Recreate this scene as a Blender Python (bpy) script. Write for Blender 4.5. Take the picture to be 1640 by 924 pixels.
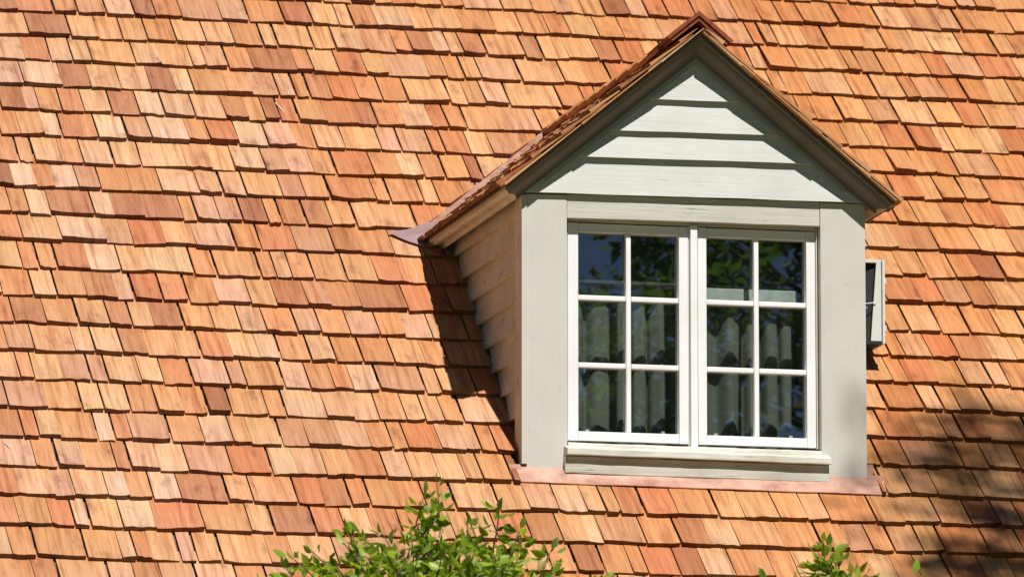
import bpy, bmesh, math, random
from mathutils import Vector, Matrix

sc = bpy.context.scene
for o in list(bpy.data.objects):
    bpy.data.objects.remove(o)
COL = sc.collection

# ------------------------------------------------------------------ camera
PSI, TH = math.radians(13.57), math.radians(8.83)
DIST = 23.388
AIM = Vector((0, 0, 5.0))
vd = Vector((math.sin(PSI) * math.cos(TH), math.cos(PSI) * math.cos(TH), math.sin(TH)))
cam = bpy.data.cameras.new('camera')
cam_o = bpy.data.objects.new('camera', cam)
COL.objects.link(cam_o)
cam_o.location = AIM - vd * DIST
cam_o.rotation_euler = (math.pi / 2 + TH, 0, -PSI)
cam.sensor_width = 36.0
cam.lens = 36.0 * 11226.0 / 1640.0
cam.clip_start = 0.5
cam.clip_end = 2000.0
cam.dof.use_dof = True
cam.dof.focus_distance = DIST + 0.1
cam.dof.aperture_fstop = 7.1
sc.camera = cam_o

# ------------------------------------------------------------------ sky, sun, exposure
SUN_TRAVEL = Vector((-0.12, 1.0, -1.56)).normalized()        # direction the light travels
to_sun = -SUN_TRAVEL
sun_el = math.asin(to_sun.z)
sun_az = math.atan2(to_sun.x, to_sun.y)                       # clockwise from +Y
w = bpy.data.worlds.new('World')
sc.world = w
w.use_nodes = True
nt = w.node_tree
nt.nodes.clear()
sky = nt.nodes.new('ShaderNodeTexSky')
sky.sky_type = 'NISHITA'
sky.sun_disc = False
sky.sun_elevation = sun_el
sky.sun_rotation = sun_az
sky.altitude = 300
sky.air_density = 0.34
sky.dust_density = 0.0
sky.ozone_density = 1.5
bg = nt.nodes.new('ShaderNodeBackground')
bg.inputs['Strength'].default_value = 0.05
wo = nt.nodes.new('ShaderNodeOutputWorld')
nt.links.new(sky.outputs[0], bg.inputs[0])
nt.links.new(bg.outputs[0], wo.inputs[0])

sl = bpy.data.lights.new('sun', 'SUN')
sl.energy = 5.0
sl.angle = math.radians(0.53)
sl.color = (1.0, 0.965, 0.91)
sun_o = bpy.data.objects.new('sun', sl)
COL.objects.link(sun_o)
sun_o.rotation_euler = SUN_TRAVEL.to_track_quat('-Z', 'Y').to_euler()
sun_o.location = (4, -10, 20)

sc.view_settings.view_transform = 'Standard'
sc.view_settings.look = 'None'
sc.view_settings.exposure = 0.36
sc.view_settings.gamma = 1.0
sc.view_settings.use_curve_mapping = False
sc.render.engine = 'CYCLES'
sc.cycles.use_denoising = True
sc.cycles.max_bounces = 8
sc.cycles.diffuse_bounces = 4
sc.cycles.transparent_max_bounces = 16

# ------------------------------------------------------------------ helpers
R = random.Random(11)


def lin(c, k=1.0):
    out = []
    for v in c:
        v = v / 255.0
        out.append((v / 12.92 if v <= 0.04045 else ((v + 0.055) / 1.055) ** 2.4) * k)
    return tuple(out)


def link(o, parent=None, label=None, cat=None, group=None, kind=None):
    COL.objects.link(o)
    if parent is not None:
        o.parent = parent
    if label:
        o['label'] = label
    if cat:
        o['category'] = cat
    if group:
        o['group'] = group
    if kind:
        o['kind'] = kind
    return o


def empty(name, loc, **kw):
    o = bpy.data.objects.new(name, None)
    o.location = loc
    o.empty_display_size = 0.1
    return link(o, **kw)


ORIG = {}


def local(parent):
    """world position of a parent (parents only ever translate)"""
    v = Vector((0, 0, 0))
    while parent is not None:
        v += parent.location
        parent = parent.parent
    return v


def mesh_obj(name, verts, faces, mat, parent=None, attrs=None, smooth=False, center=True, **kw):
    verts = [Vector(v) for v in verts]
    if center:
        c = sum(verts, Vector()) / len(verts)
    else:
        c = local(parent)
    me = bpy.data.meshes.new(name)
    me.from_pydata([v - c for v in verts], [], faces)
    if attrs:
        for an, (ty, vals) in attrs.items():
            a = me.attributes.new(an, ty, 'POINT')
            a.data.foreach_set('color' if ty == 'FLOAT_COLOR' else 'vector', [x for v in vals for x in v])
    if smooth:
        me.polygons.foreach_set('use_smooth', [True] * len(me.polygons))
    me.materials.append(mat)
    me.update()
    o = bpy.data.objects.new(name, me)
    o.location = c - local(parent)
    return link(o, parent=parent, **kw)


def bm_obj(name, bm, mat, parent=None, smooth=False, **kw):
    bmesh.ops.recalc_face_normals(bm, faces=bm.faces[:])
    bm.verts.ensure_lookup_table()
    c = sum((v.co for v in bm.verts), Vector()) / len(bm.verts)
    for v in bm.verts:
        v.co -= c
    me = bpy.data.meshes.new(name)
    bm.to_mesh(me)
    bm.free()
    if smooth:
        me.polygons.foreach_set('use_smooth', [True] * len(me.polygons))
    me.materials.append(mat)
    o = bpy.data.objects.new(name, me)
    o.location = c - local(parent)
    return link(o, parent=parent, **kw)


def hexa(name, p, mat, parent=None, bevel=0.0, cuts=0, jit=0.0, **kw):
    """eight corners p[0..3] bottom loop, p[4..7] top loop"""
    bm = bmesh.new()
    vs = [bm.verts.new(v) for v in p]
    for f in ((0, 3, 2, 1), (4, 5, 6, 7), (0, 1, 5, 4), (1, 2, 6, 5), (2, 3, 7, 6), (3, 0, 4, 7)):
        bm.faces.new([vs[i] for i in f])
    if cuts:
        # cut the long edges so that the board can be a little out of true
        es = sorted(bm.edges, key=lambda e: -e.calc_length())[:4]
        bmesh.ops.subdivide_edges(bm, edges=es, cuts=cuts, use_grid_fill=True)
        for v in bm.verts:
            v.co += Vector((R.uniform(-1, 1), R.uniform(-1, 1) * 0.6, R.uniform(-1, 1))) * jit
    if bevel:
        bmesh.ops.recalc_face_normals(bm, faces=bm.faces[:])
        sharp = [e for e in bm.edges if len(e.link_faces) == 2 and e.calc_face_angle(0) > 0.6]
        bmesh.ops.bevel(bm, geom=sharp, offset=bevel, segments=2, profile=0.6, affect='EDGES')
    return bm_obj(name, bm, mat, parent, **kw)


def box(name, x0, x1, y0, y1, z0, z1, mat, parent=None, bevel=0.0015, **kw):
    return hexa(name, [(x0, y0, z0), (x1, y0, z0), (x1, y1, z0), (x0, y1, z0),
                       (x0, y0, z1), (x1, y0, z1), (x1, y1, z1), (x0, y1, z1)], mat, parent, bevel, **kw)


def tube(bm, pts, radii, n=6):
    rings = []
    for i, p in enumerate(pts):
        p = Vector(p)
        a = Vector(pts[max(i - 1, 0)])
        b = Vector(pts[min(i + 1, len(pts) - 1)])
        t = (b - a).normalized()
        s = t.cross(Vector((0.31, 0.95, 0.05))).normalized()
        q = t.cross(s)
        rings.append([bm.verts.new(p + (s * math.cos(k * 2 * math.pi / n) + q * math.sin(k * 2 * math.pi / n)) * radii[i])
                      for k in range(n)])
    for i in range(len(rings) - 1):
        for k in range(n):
            bm.faces.new((rings[i][k], rings[i][(k + 1) % n], rings[i + 1][(k + 1) % n], rings[i + 1][k]))
    bm.faces.new(rings[0][::-1])
    bm.faces.new(rings[-1])


# ------------------------------------------------------------------ materials
def new_mat(name):
    m = bpy.data.materials.new(name)
    m.use_nodes = True
    n = m.node_tree.nodes
    return m, n, m.node_tree.links, n['Principled BSDF']


def node(n, ty, **kw):
    o = n.new(ty)
    for k, v in kw.items():
        if k.startswith('i_'):
            o.inputs[k[2:].replace('_', ' ')].default_value = v
        else:
            setattr(o, k, v)
    return o


def ramp(n, stops):
    r = n.new('ShaderNodeValToRGB')
    el = r.color_ramp.elements
    el[0].position, el[0].color = stops[0][0], stops[0][1]
    el[1].position, el[1].color = stops[-1][0], stops[-1][1]
    for p, c in stops[1:-1]:
        e = el.new(p)
        e.color = c
    return r


def g4(v):
    return (v, v, v, 1)


def mixrgb(n, l, mode, fac, a, b):
    m = n.new('ShaderNodeMix')
    m.data_type = 'RGBA'
    m.blend_type = mode
    m.clamp_result = False
    for sock, v in ((m.inputs[0], fac), (m.inputs[6], a), (m.inputs[7], b)):
        if hasattr(v, 'node'):
            l.new(v, sock)
        elif sock.type == 'VALUE':
            sock.default_value = v
        else:
            sock.default_value = v if len(v) == 4 else (*v, 1)
    return m.outputs[2]


def cedar_material():
    m, n, l, p = new_mat('cedar_shingle')
    tone = node(n, 'ShaderNodeAttribute', attribute_name='tone')
    gr = node(n, 'ShaderNodeAttribute', attribute_name='grain')
    # warp the grain a little so the lines wander
    mp0 = node(n, 'ShaderNodeMapping', i_Scale=(9, 3.5, 0))
    l.new(gr.outputs['Vector'], mp0.inputs[0])
    wz = node(n, 'ShaderNodeTexNoise', i_Scale=1.0, i_Detail=2.0)
    l.new(mp0.outputs[0], wz.inputs[0])
    warp = node(n, 'ShaderNodeVectorMath', operation='MULTIPLY_ADD')
    l.new(wz.outputs['Color'], warp.inputs[0])
    warp.inputs[1].default_value = (0.018, 0.0, 0.0)
    l.new(gr.outputs['Vector'], warp.inputs[2])
    # fine grain
    mp = node(n, 'ShaderNodeMapping', i_Scale=(420, 9, 0))
    l.new(warp.outputs[0], mp.inputs[0])
    fine = node(n, 'ShaderNodeTexNoise', i_Scale=1.0, i_Detail=4.0, i_Roughness=0.65)
    l.new(mp.outputs[0], fine.inputs[0])
    # broad growth bands
    mp2 = node(n, 'ShaderNodeMapping', i_Scale=(52, 2.0, 0))
    l.new(warp.outputs[0], mp2.inputs[0])
    band = node(n, 'ShaderNodeTexNoise', i_Scale=1.0, i_Detail=3.0, i_Roughness=0.55)
    l.new(mp2.outputs[0], band.inputs[0])
    # stains and heartwood patches
    mp3 = node(n, 'ShaderNodeMapping', i_Scale=(15, 6, 0))
    l.new(warp.outputs[0], mp3.inputs[0])
    stain = node(n, 'ShaderNodeTexNoise', i_Scale=1.0, i_Detail=3.0, i_Roughness=0.6)
    l.new(mp3.outputs[0], stain.inputs[0])
    r1 = ramp(n, [(0.28, (0.58, 0.50, 0.44, 1)), (0.48, g4(1.0)), (0.72, (1.18, 1.20, 1.22, 1))])
    l.new(fine.outputs[0], r1.inputs[0])
    r2 = ramp(n, [(0.30, (0.64, 0.47, 0.41, 1)), (0.45, (0.95, 0.91, 0.88, 1)), (0.55, (1.02, 1.04, 1.06, 1)), (0.70, (1.12, 1.22, 1.34, 1))])
    l.new(band.outputs[0], r2.inputs[0])
    r3 = ramp(n, [(0.27, (0.52, 0.42, 0.43, 1)), (0.41, (0.95, 0.92, 0.92, 1)), (0.60, g4(1.0)), (0.78, (1.10, 1.14, 1.12, 1))])
    l.new(stain.outputs[0], r3.inputs[0])
    c = mixrgb(n, l, 'MULTIPLY', 0.85, tone.outputs['Color'], r1.outputs[0])
    c = mixrgb(n, l, 'MULTIPLY', 0.9, c, r2.outputs[0])
    c = mixrgb(n, l, 'MULTIPLY', 0.85, c, r3.outputs[0])
    # the strip that the course above covered until lately has kept its fresh orange
    sep = node(n, 'ShaderNodeSeparateXYZ')
    l.new(gr.outputs['Vector'], sep.inputs[0])
    jit = node(n, 'ShaderNodeMath', operation='MULTIPLY_ADD')
    l.new(stain.outputs[0], jit.inputs[0])
    jit.inputs[1].default_value = 0.5
    l.new(sep.outputs['Z'], jit.inputs[2])
    rf = ramp(n, [(0.55, (1.0, 1.0, 1.0, 1)), (1.0, (1.03, 0.95, 0.77, 1))])
    mr_ = node(n, 'ShaderNodeMath', operation='MULTIPLY')
    l.new(jit.outputs[0], mr_.inputs[0])
    mr_.inputs[1].default_value = 0.85
    l.new(mr_.outputs[0], rf.inputs[0])
    c = mixrgb(n, l, 'MULTIPLY', 0.8, c, rf.outputs[0])
    # scuffs: small pale scratches
    mp4 = node(n, 'ShaderNodeMapping', i_Scale=(38, 26, 0), i_Rotation=(0, 0, 0.5))
    l.new(gr.outputs['Vector'], mp4.inputs[0])
    sc1 = node(n, 'ShaderNodeTexNoise', i_Scale=1.0, i_Detail=5.0, i_Roughness=0.7)
    l.new(mp4.outputs[0], sc1.inputs[0])
    rs = ramp(n, [(0.665, g4(0)), (0.74, g4(0.45))])
    l.new(sc1.outputs[0], rs.inputs[0])
    c = mixrgb(n, l, 'MIX', rs.outputs[0], c, (0.62, 0.42, 0.27))
    l.new(c, p.inputs['Base Color'])
    p.inputs['Roughness'].default_value = 0.72
    p.inputs['Specular IOR Level'].default_value = 0.28
    b = node(n, 'ShaderNodeBump', i_Strength=0.55, i_Distance=0.0016)
    addn = node(n, 'ShaderNodeMath', operation='ADD')
    l.new(fine.outputs[0], addn.inputs[0])
    l.new(band.outputs[0], addn.inputs[1])
    l.new(addn.outputs[0], b.inputs['Height'])
    l.new(b.outputs[0], p.inputs['Normal'])
    return m


def paint_material(name, col, along, dirt=0.25, rough=0.55, relief=0.6, fleck=0.0):
    """painted old wood; along = axis the board runs ('x','y','z')"""
    m, n, l, p = new_mat(name)
    tc = node(n, 'ShaderNodeTexCoord')
    oi = node(n, 'ShaderNodeObjectInfo')
    off = node(n, 'ShaderNodeVectorMath', operation='ADD')
    l.new(tc.outputs['Object'], off.inputs[0])
    l.new(oi.outputs['Location'], off.inputs[1])
    s = {'x': (3, 90, 90), 'y': (90, 3, 90), 'z': (90, 90, 3)}[along]
    mp = node(n, 'ShaderNodeMapping', i_Scale=s)
    l.new(off.outputs[0], mp.inputs[0])
    gn = node(n, 'ShaderNodeTexNoise', i_Scale=1.0, i_Detail=5.0, i_Roughness=0.62)
    l.new(mp.outputs[0], gn.inputs[0])
    s2 = {'x': (1.4, 45, 45), 'y': (45, 1.4, 45), 'z': (45, 45, 1.4)}[along]
    mp2 = node(n, 'ShaderNodeMapping', i_Scale=s2)
    l.new(off.outputs[0], mp2.inputs[0])
    ck = node(n, 'ShaderNodeTexNoise', i_Scale=1.0, i_Detail=3.0, i_Roughness=0.5)
    l.new(mp2.outputs[0], ck.inputs[0])
    crack = ramp(n, [(0.475, g4(0)), (0.497, g4(1)), (0.503, g4(1)), (0.525, g4(0))])
    l.new(ck.outputs[0], crack.inputs[0])
    msk = node(n, 'ShaderNodeTexNoise', i_Scale=7.0, i_Detail=2.0)
    l.new(off.outputs[0], msk.inputs[0])
    mr = ramp(n, [(0.56, g4(0)), (0.66, g4(1))])
    l.new(msk.outputs[0], mr.inputs[0])
    cm = node(n, 'ShaderNodeMath', operation='MULTIPLY')
    l.new(crack.outputs[0], cm.inputs[0])
    l.new(mr.outputs[0], cm.inputs[1])
    dn = node(n, 'ShaderNodeTexNoise', i_Scale=5.0, i_Detail=6.0, i_Roughness=0.6)
    l.new(off.outputs[0], dn.inputs[0])
    dr = ramp(n, [(0.32, (1 - dirt, 1 - dirt * 1.1, 1 - dirt * 1.3, 1)), (0.6, g4(1.0))])
    l.new(dn.outputs[0], dr.inputs[0])
    c = mixrgb(n, l, 'MULTIPLY', 1.0, (*col, 1), dr.outputs[0])
    gr_ = ramp(n, [(0.3, g4(1 - 0.12 * relief)), (0.6, g4(1 + 0.03 * relief))])
    l.new(gn.outputs[0], gr_.inputs[0])
    c = mixrgb(n, l, 'MULTIPLY', 1.0, c, gr_.outputs[0])
    cmm = node(n, 'ShaderNodeMath', operation='MULTIPLY')
    l.new(cm.outputs[0], cmm.inputs[0])
    cmm.inputs[1].default_value = 0.45 * relief
    c = mixrgb(n, l, 'MIX', cmm.outputs[0], c, (0.12, 0.11, 0.10))
    if fleck:
        fn = node(n, 'ShaderNodeTexNoise', i_Scale=22.0, i_Detail=6.0, i_Roughness=0.75)
        l.new(off.outputs[0], fn.inputs[0])
        fr = ramp(n, [(0.60, g4(0)), (0.66, g4(fleck))])
        l.new(fn.outputs[0], fr.inputs[0])
        c = mixrgb(n, l, 'MIX', fr.outputs[0], c, (0.11, 0.085, 0.065))
    l.new(c, p.inputs['Base Color'])
    p.inputs['Roughness'].default_value = rough
    p.inputs['Specular IOR Level'].default_value = 0.35
    hb = node(n, 'ShaderNodeMath', operation='SUBTRACT')
    l.new(gn.outputs[0], hb.inputs[0])
    l.new(cm.outputs[0], hb.inputs[1])
    b = node(n, 'ShaderNodeBump', i_Strength=relief, i_Distance=0.0012)
    l.new(hb.outputs[0], b.inputs['Height'])
    l.new(b.outputs[0], p.inputs['Normal'])
    return m


def plain(name, col, rough=0.6, metallic=0.0, spec=0.4):
    m, n, l, p = new_mat(name)
    tc = node(n, 'ShaderNodeTexCoord')
    ns = node(n, 'ShaderNodeTexNoise', i_Scale=30.0, i_Detail=5.0)
    l.new(tc.outputs['Object'], ns.inputs[0])
    r = ramp(n, [(0.3, g4(0.82)), (0.7, g4(1.1))])
    l.new(ns.outputs[0], r.inputs[0])
    l.new(mixrgb(n, l, 'MULTIPLY', 1.0, (*col, 1), r.outputs[0]), p.inputs['Base Color'])
    p.inputs['Roughness'].default_value = rough
    p.inputs['Metallic'].default_value = metallic
    p.inputs['Specular IOR Level'].default_value = spec
    return m


def copper_material(name='new_copper', cols=((0.42, 0.22, 0.16), (0.58, 0.34, 0.26), (0.58, 0.37, 0.32)), rg=(0.32, 0.48), metal=0.55):
    m, n, l, p = new_mat(name)
    tc = node(n, 'ShaderNodeTexCoord')
    ns = node(n, 'ShaderNodeTexNoise', i_Scale=9.0, i_Detail=6.0, i_Roughness=0.65)
    l.new(tc.outputs['Object'], ns.inputs[0])
    r = ramp(n, [(q, (*c, 1)) for q, c in zip((0.3, 0.55, 0.8), cols)])
    l.new(ns.outputs[0], r.inputs[0])
    l.new(r.outputs[0], p.inputs['Base Color'])
    p.inputs['Metallic'].default_value = metal
    rr = ramp(n, [(0.3, g4(rg[0])), (0.7, g4(rg[1]))])
    l.new(ns.outputs[0], rr.inputs[0])
    l.new(rr.outputs[0], p.inputs['Roughness'])
    ns2 = node(n, 'ShaderNodeTexNoise', i_Scale=14.0, i_Detail=3.0)
    l.new(tc.outputs['Object'], ns2.inputs[0])
    b = node(n, 'ShaderNodeBump', i_Strength=0.5, i_Distance=0.004)
    l.new(ns2.outputs[0], b.inputs['Height'])
    l.new(b.outputs[0], p.inputs['Normal'])
    return m


def glass_material():
    m = bpy.data.materials.new('window_glass')
    m.use_nodes = True
    n, l = m.node_tree.nodes, m.node_tree.links
    n.clear()
    out = n.new('ShaderNodeOutputMaterial')
    tr = node(n, 'ShaderNodeBsdfTransparent')
    tr.inputs[0].default_value = (0.80, 0.85, 0.82, 1)
    gl = node(n, 'ShaderNodeBsdfGlossy')
    gl.inputs['Roughness'].default_value = 0.012
    gl.inputs[0].default_value = (0.95, 0.97, 1.0, 1)
    lw = node(n, 'ShaderNodeLayerWeight')
    lw.inputs[0].default_value = 0.5
    pw = node(n, 'ShaderNodeMath', operation='POWER')
    l.new(lw.outputs['Facing'], pw.inputs[0])
    pw.inputs[1].default_value = 4.0
    fr = node(n, 'ShaderNodeMath', operation='MULTIPLY_ADD')
    l.new(pw.outputs[0], fr.inputs[0])
    fr.inputs[1].default_value = 0.85
    fr.inputs[2].default_value = 0.24
    tc = node(n, 'ShaderNodeTexCoord')
    ns = node(n, 'ShaderNodeTexNoise', i_Scale=5.0, i_Detail=1.0)
    l.new(tc.outputs['Object'], ns.inputs[0])
    b = node(n, 'ShaderNodeBump', i_Strength=0.06, i_Distance=0.003)
    l.new(ns.outputs[0], b.inputs['Height'])
    l.new(b.outputs[0], gl.inputs['Normal'])
    mx = n.new('ShaderNodeMixShader')
    l.new(fr.outputs[0], mx.inputs[0])
    l.new(tr.outputs[0], mx.inputs[1])
    l.new(gl.outputs[0], mx.inputs[2])
    l.new(mx.outputs[0], out.inputs[0])
    return m


def fabric_material():
    m = bpy.data.materials.new('curtain_fabric')
    m.use_nodes = True
    n, l = m.node_tree.nodes, m.node_tree.links
    n.clear()
    out = n.new('ShaderNodeOutputMaterial')
    tc = node(n, 'ShaderNodeTexCoord')
    wv = node(n, 'ShaderNodeTexWave', i_Scale=40.0, i_Distortion=0.6, i_Detail=2.0)
    wv.bands_direction = 'X'
    l.new(tc.outputs['UV'], wv.inputs[0])
    r = ramp(n, [(0.2, (0.17, 0.185, 0.16, 1)), (0.8, (0.33, 0.345, 0.30, 1))])
    l.new(wv.outputs[0], r.inputs[0])
    d = n.new('ShaderNodeBsdfDiffuse')
    t = n.new('ShaderNodeBsdfTranslucent')
    l.new(r.outputs[0], d.inputs[0])
    l.new(r.outputs[0], t.inputs[0])
    mx = n.new('ShaderNodeMixShader')
    mx.inputs[0].default_value = 0.3
    l.new(d.outputs[0], mx.inputs[1])
    l.new(t.outputs[0], mx.inputs[2])
    l.new(mx.outputs[0], out.inputs[0])
    return m


def leaf_material(name, a, b_, trans=0.45, rough=0.42):
    m = bpy.data.materials.new(name)
    m.use_nodes = True
    n, l = m.node_tree.nodes, m.node_tree.links
    n.clear()
    out = n.new('ShaderNodeOutputMaterial')
    geo = n.new('ShaderNodeNewGeometry')
    oi = n.new('ShaderNodeObjectInfo')
    ad = node(n, 'ShaderNodeMath', operation='ADD')
    l.new(geo.outputs['Random Per Island'], ad.inputs[0])
    l.new(oi.outputs['Random'], ad.inputs[1])
    fr = node(n, 'ShaderNodeMath', operation='FRACT')
    l.new(ad.outputs[0], fr.inputs[0])
    r = ramp(n, [(0.0, (*a, 1)), (0.55, (*b_, 1)), (0.90, (b_[0] * 1.35, b_[1] * 1.3, b_[2] * 1.2, 1)),
                 (1.0, (b_[1] * 0.9, b_[1] * 0.55, b_[2] * 1.6, 1))])
    l.new(fr.outputs[0], r.inputs[0])
    p = n.new('ShaderNodeBsdfPrincipled')
    l.new(r.outputs[0], p.inputs['Base Color'])
    p.inputs['Roughness'].default_value = rough
    p.inputs['Specular IOR Level'].default_value = 0.5
    t = n.new('ShaderNodeBsdfTranslucent')
    tcol = mixrgb(n, l, 'MULTIPLY', 1.0, r.outputs[0], (1.5, 1.6, 0.6, 1))
    l.new(tcol, t.inputs[0])
    mx = n.new('ShaderNodeMixShader')
    mx.inputs[0].default_value = trans
    l.new(p.outputs[0], mx.inputs[1])
    l.new(t.outputs[0], mx.inputs[2])
    l.new(mx.outputs[0], out.inputs[0])
    return m


CEDAR = cedar_material()
TRIM = (0.565, 0.55, 0.505)
M_TRIM_X = paint_material('trim_paint_horizontal', TRIM, 'x', dirt=0.12, relief=0.95)
M_TRIM_Z = paint_material('trim_paint_vertical', TRIM, 'z', dirt=0.07, relief=0.16, fleck=0.16)
M_SIDING = paint_material('siding_paint', (0.565, 0.565, 0.54), 'x', dirt=0.08, relief=0.55)
M_SILL = paint_material('sill_paint_weathered', (0.575, 0.56, 0.50), 'x', dirt=0.24, relief=1.0)
M_CHEEK = paint_material('cheek_paint_peeling', (0.64, 0.60, 0.52), 'y', dirt=0.2, relief=0.6, fleck=0.75)
M_SASH = paint_material('sash_white_paint', (0.80, 0.80, 0.80), 'x', dirt=0.08, rough=0.4, relief=0.04)
M_MOULD_SHADE = paint_material('moulding_shade_paint', (0.17, 0.148, 0.12), 'y', dirt=0.2, relief=0.3)  # darker than the trim paint: shade under the rake put into the colour
M_FRIEZE_SHADE = paint_material('frieze_shade_paint', (0.34, 0.345, 0.32), 'x', dirt=0.1, relief=0.3)  # trim colour darkened, carries the shade below the moulding
M_COPPER = copper_material()
M_COPPER_SKY = copper_material('copper_sky_tint', ((0.62, 0.33, 0.26), (0.60, 0.42, 0.44), (0.66, 0.42, 0.38)), (0.12, 0.3), 0.55)  # violet of the mirrored sky put into the copper colour
M_GLASS = glass_material()
M_FABRIC = fabric_material()
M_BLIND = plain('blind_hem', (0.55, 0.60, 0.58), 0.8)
M_CLOTH_SHADE = plain('blind_cloth_shaded', (0.045, 0.055, 0.055), 0.9)  # upper part of the blind, its shade put into a dark colour
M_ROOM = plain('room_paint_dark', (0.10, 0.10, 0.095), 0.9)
M_DECK = plain('roof_boards', (0.16, 0.085, 0.05), 0.9)
M_BOX = paint_material('box_enamel', (0.66, 0.655, 0.62), 'z', dirt=0.12, relief=0.1, fleck=0.0)
M_DARK = plain('dark_cavity_metal', (0.018, 0.017, 0.018), 0.7)
M_BARK = plain('bark', (0.085, 0.06, 0.042), 0.9)
M_TWIG = plain('young_bark', (0.10, 0.05, 0.035), 0.7)
M_CUT = plain('cut_wood_end', (0.66, 0.60, 0.50), 0.7)
M_LEAF = leaf_material('spring_leaf', (0.08, 0.14, 0.012), (0.25, 0.34, 0.03))
M_LEAF2 = leaf_material('shade_tree_leaf', (0.035, 0.075, 0.012), (0.07, 0.14, 0.02), 0.4, 0.8)
M_WIRE = plain('white_wire', (0.75, 0.75, 0.75), 0.4)
M_GUTTER = plain('eave_paint', (0.6, 0.59, 0.53), 0.6)


def ground_material():
    m, n, l, p = new_mat('lawn_grass')
    tc = node(n, 'ShaderNodeTexCoord')
    a = node(n, 'ShaderNodeTexNoise', i_Scale=0.6, i_Detail=8.0, i_Roughness=0.7)
    l.new(tc.outputs['Object'], a.inputs[0])
    r = ramp(n, [(0.3, (0.05, 0.075, 0.02, 1)), (0.6, (0.09, 0.12, 0.035, 1)), (0.8, (0.14, 0.13, 0.06, 1))])
    l.new(a.outputs[0], r.inputs[0])
    l.new(r.outputs[0], p.inputs['Base Color'])
    p.inputs['Roughness'].default_value = 0.95
    return m


# ------------------------------------------------------------------ setting: ground, house wall
mesh_obj('lawn', [(-400, -400, 0), (400, -400, 0), (400, 400, 0), (-400, 400, 0)], [(0, 1, 2, 3)], ground_material(), kind='structure',
         label='grass lawn around the house')

AL = math.radians(40.3)
ZB = 4.3762
EX = Vector((1, 0, 0))
ES = Vector((0, math.cos(AL), math.sin(AL)))
EH = Vector((0, -math.sin(AL), math.cos(AL)))
P0 = Vector((0, 0, ZB))
TANA = math.tan(AL)


def roofp(x, s, h=0.0):
    return P0 + EX * x + ES * s + EH * h


# dormer numbers
XC = 0.634                    # centre line
FX0, FX1 = 0.037, 1.229       # outer edges of the corner boards
ZAP = 5.879                   # underside of the dormer roof boards at the apex
DT = 0.812                    # rise over run of the dormer roof
DA = math.atan(DT)
OHX = 0.083                   # eave overhang
OHY = 0.075                   # rake overhang
XL, XR = XC - 0.679, XC + 0.679
RX0, RX1 = -3.0, 3.9          # extent of the shingled roof in x
S_LO, S_HI = -1.14, 3.9


def zd(x):
    return ZAP - abs(x - XC) * DT


def yval(x):                  # where the dormer roof meets the main roof
    return (zd(x) - ZB) / TANA


roof = empty('roof', (0, 0, ZB), kind='structure', label='steep cedar shingle roof of the house around the dormer')

# boards below the shingles, left open under the dormer
sv = lambda y: y / math.cos(AL)
CHL, CHR = 0.066, 1.200
s_e = sv(yval(XL)) + 0.02
s_r = sv(yval(XC)) - 0.05
dk = [roofp(RX0, S_LO), roofp(CHL, S_LO), roofp(CHR, S_LO), roofp(RX1, S_LO),
      roofp(CHL, 0.03), roofp(CHR, 0.03),
      roofp(CHL, s_e), roofp(CHR, s_e), roofp(XC, s_r), roofp(RX0, S_HI), roofp(XC, S_HI), roofp(RX1, S_HI),
      roofp(RX0, s_e), roofp(RX1, s_e), roofp(RX0, 0.03), roofp(RX1, 0.03)]
dk = [v - EH * 0.003 for v in dk]
mesh_obj('sheathing', dk, [(0, 1, 4, 14), (1, 2, 5, 4), (2, 3, 15, 5), (14, 4, 6, 12), (5, 15, 13, 7),
                           (12, 6, 8, 10, 9), (7, 13, 11, 10, 8)], M_DECK, roof, center=False)
ye, ze = roofp(0, S_LO).y, roofp(0, S_LO).z
box('wall', RX0 + 0.3, RX1 - 0.3, ye + 0.35, ye + 0.5, 0.0, ze + 0.2, M_SIDING, None, 0.0, kind='structure',
    label='painted wall of the house under the eave')
box('eave_board', RX0, RX1, ye + 0.01, ye + 0.034, ze - 0.16, ze - 0.012, M_GUTTER, roof)

# ------------------------------------------------------------------ shingles
PALETTE = [  # colour seen in full sun (8 bit), weight
    ((226, 160, 106), 13), ((232, 174, 121), 12), ((220, 148, 96), 10), ((235, 186, 138), 9), ((229, 180, 140), 7),
    ((237, 186, 132), 6), ((238, 198, 162), 6), ((218, 138, 90), 6), ((211, 128, 86), 4), ((200, 132, 90), 4),
    ((180, 114, 78), 2.5), ((160, 98, 70), 1.5), ((212, 156, 120), 6), ((206, 150, 112), 2), ((240, 202, 158), 2),
    ((217, 126, 84), 2.5), ((224, 174, 144), 4)]
PW = [b for a, b in PALETTE]


def pick_tone(x=0.0):
    c = R.choices(PALETTE, PW)[0][0]
    dv = R.uniform(-9, 9)
    c = [v + dv + R.uniform(-3, 3) for v in c]
    k = 0.585 * R.uniform(0.94, 1.05)
    mean = (229, 163, 109)
    c = [m_ + (v + (2, 1, 0)[q_] - m_) * 0.64 for q_, (v, m_) in enumerate(zip(c, mean))]
    r, g, b = lin(c, k)
    f = max(-1.0, min(1.0, (x - 0.1) / 1.3))                  # view-angle shift put into the colour: redder right, paler left
    return (r, g * (1.005 - 0.065 * f), b * (1.04 - 0.20 * f), 1.0)


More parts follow.
